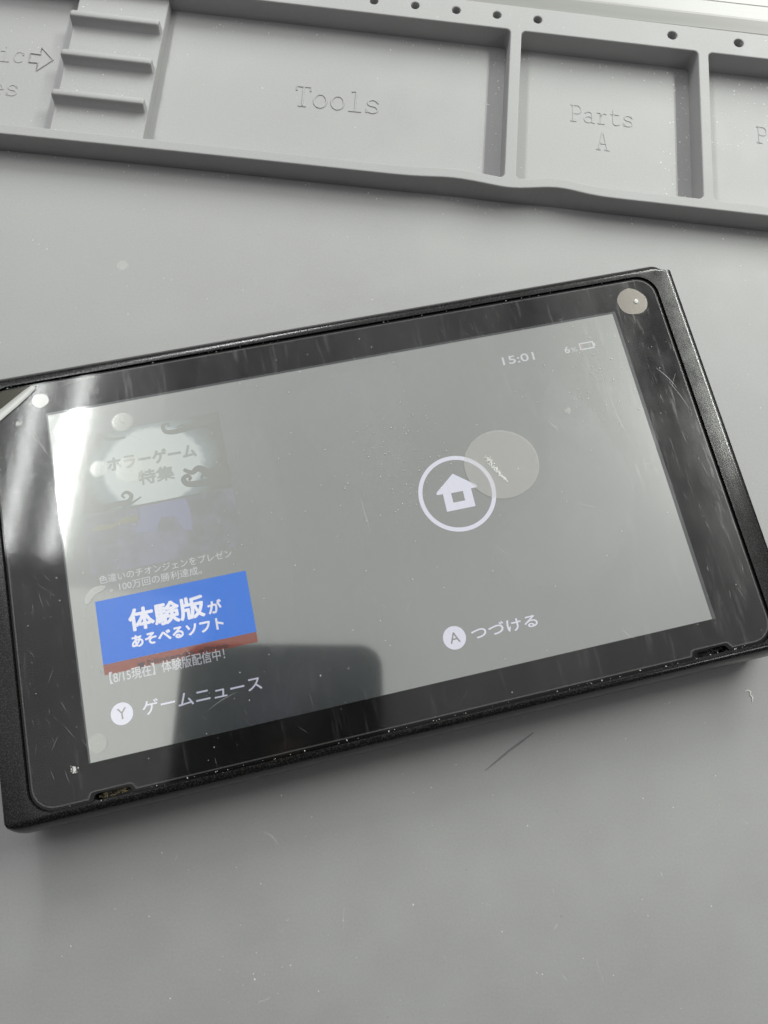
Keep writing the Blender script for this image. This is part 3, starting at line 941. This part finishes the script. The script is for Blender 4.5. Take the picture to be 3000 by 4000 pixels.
dd = specks('dark_grit', [(40, any_mat, 0.04, 0.14), (16, lambda: (U(-118, 105), U(99, 147), 0.02), 0.04, 0.12)], M_DARKDUST, None)
tag(dd, 'few dark grit specks scattered over the grey mat', 'grit')

strip('pen_stroke', [(29.3, -53.6), (31.8, -51.4), (34.6, -48.9), (37.4, -46.7), (40.1, -44.5)], [0.2, 0.45, 0.5, 0.55, 0.25], 0.012, M_PEN, mat)
bm = bmesh.new()
for x, y, ln, a, w, b in ((-18.9, -69.8, 4.5, -35, 0.5, -0.8), (0.1, -83.2, 4.4, -86, 0.22, 0.1), (-16.4, -102.4, 3.2, 22, 0.32, 0.4), (45.8, -84.9, 1.6, 62, 0.3, 0.0),
                          (69.2, -71.6, 2.0, -62, 0.22, 0.0), (47.7, -93.4, 2.0, -45, 0.2, 0.2), (54.7, -89.0, 7.2, -70, 0.12, 0.1), (88.0, -59.4, 2.4, -30, 0.2, 0.5),
                          (-13.0, -89.4, 1.2, 50, 0.25, 0.0), (-12.0, -87.0, 1.0, 40, 0.3, 0.0), (84.0, -9.5, 8.0, -80, 0.13, 0.1), (92.5, -32.0, 1.4, -140, 0.3, 1.0)):
    sliver(bm, x, y, ln, math.radians(a), w, 0.014, b, 8)
for i in range(90):
    x, y, z = any_mat()
    sliver(bm, x, y, U(0.4, 2.6), U(0, 6.28), U(0.04, 0.13), 0.014, U(-0.8, 0.8))
o = bm_obj('rub_marks', bm, M_SCR, mat); o['kind'] = 'stuff'
flat('pale_stain', blob([(-73.0, 64.2), (-72.2, 65.5), (-70.8, 65.4), (-70.0, 64.4), (-70.6, 63.2), (-72.2, 63.0)]), 0.012, M_STAIN, mat)
# curled white shaving by the console
bm = bmesh.new()
add_tube(bm, [(90.4, -31.3, 0.3), (91.0, -31.0, 0.35), (91.7, -31.3, 0.4), (91.5, -32.0, 0.4), (92.1, -32.6, 0.35), (92.0, -33.6, 0.3)], [0.08, 0.15, 0.18, 0.16, 0.17, 0.11], 6)
for v in bm.verts: v.co.z *= 0.3
o = bm_obj('plastic_shaving', bm, M_DUST, None, 60)
tag(o, 'tiny curled white shaving on mat near the right end of the console', 'shaving')

# ------------------------------------------------------------------ the phone that takes the picture: it shows only as the dark shape mirrored in the screen
ph = empty('phone')
ph.matrix_world = Matrix.Translation(CAM_P) @ m3.to_4x4()
tag(ph, 'dark phone mirrored in the lower middle of the console screen', 'phone')
outline('body', [rrect(-67.8, -146, 18.4, 24.0, 10, 8)], 2.6, 11, 1.2, M_PHONE, ph, None, 3)
outline('camera_plate', [rrect(-22, -21, 14.5, 20.5, 7, 8)], 1.4, 2.59, 0.3, M_PHONE2, ph, None, 2)
for lx, ly in ((2, 10), (2, -12), (-14, 10)):
    outline('lens', [circle(lx, ly, 5.2, 28)], 1.0, 1.39, 0.1, M_LENS, ph, None, 1)

# fingertip on the back of the phone
V = []; F = []
sec = [(-19.0, 0.4), (-19.4, 3.2), (-20.6, 5.2), (-23.0, 6.7), (-27, 7.4), (-33, 7.6), (-40, 7.9), (-46, 8.5), (-52, 8.2), (-62, 8.6), (-75, 9.4)]
n = 16
for y, r in sec:
    for k in range(n):
        a = 2 * math.pi * k / n
        V.append((-20 + (y + 19) * 0.25 + r * math.cos(a), y, -5.4 + (y + 19) * 0.1 + r * 0.88 * math.sin(a)))
for i in range(len(sec) - 1):
    for k in range(n): F.append((i * n + k, i * n + (k + 1) % n, (i + 1) * n + (k + 1) % n, (i + 1) * n + k))
F += [tuple(range(n - 1, -1, -1)), tuple(range((len(sec) - 1) * n, len(sec) * n))]
pers = empty('person')
pers.matrix_world = ph.matrix_world.copy()
tag(pers, 'fingertip mirrored faintly in the lower bezel, holding the phone', 'person')
mesh_obj('finger', V, F, M_SKIN, pers, 70)
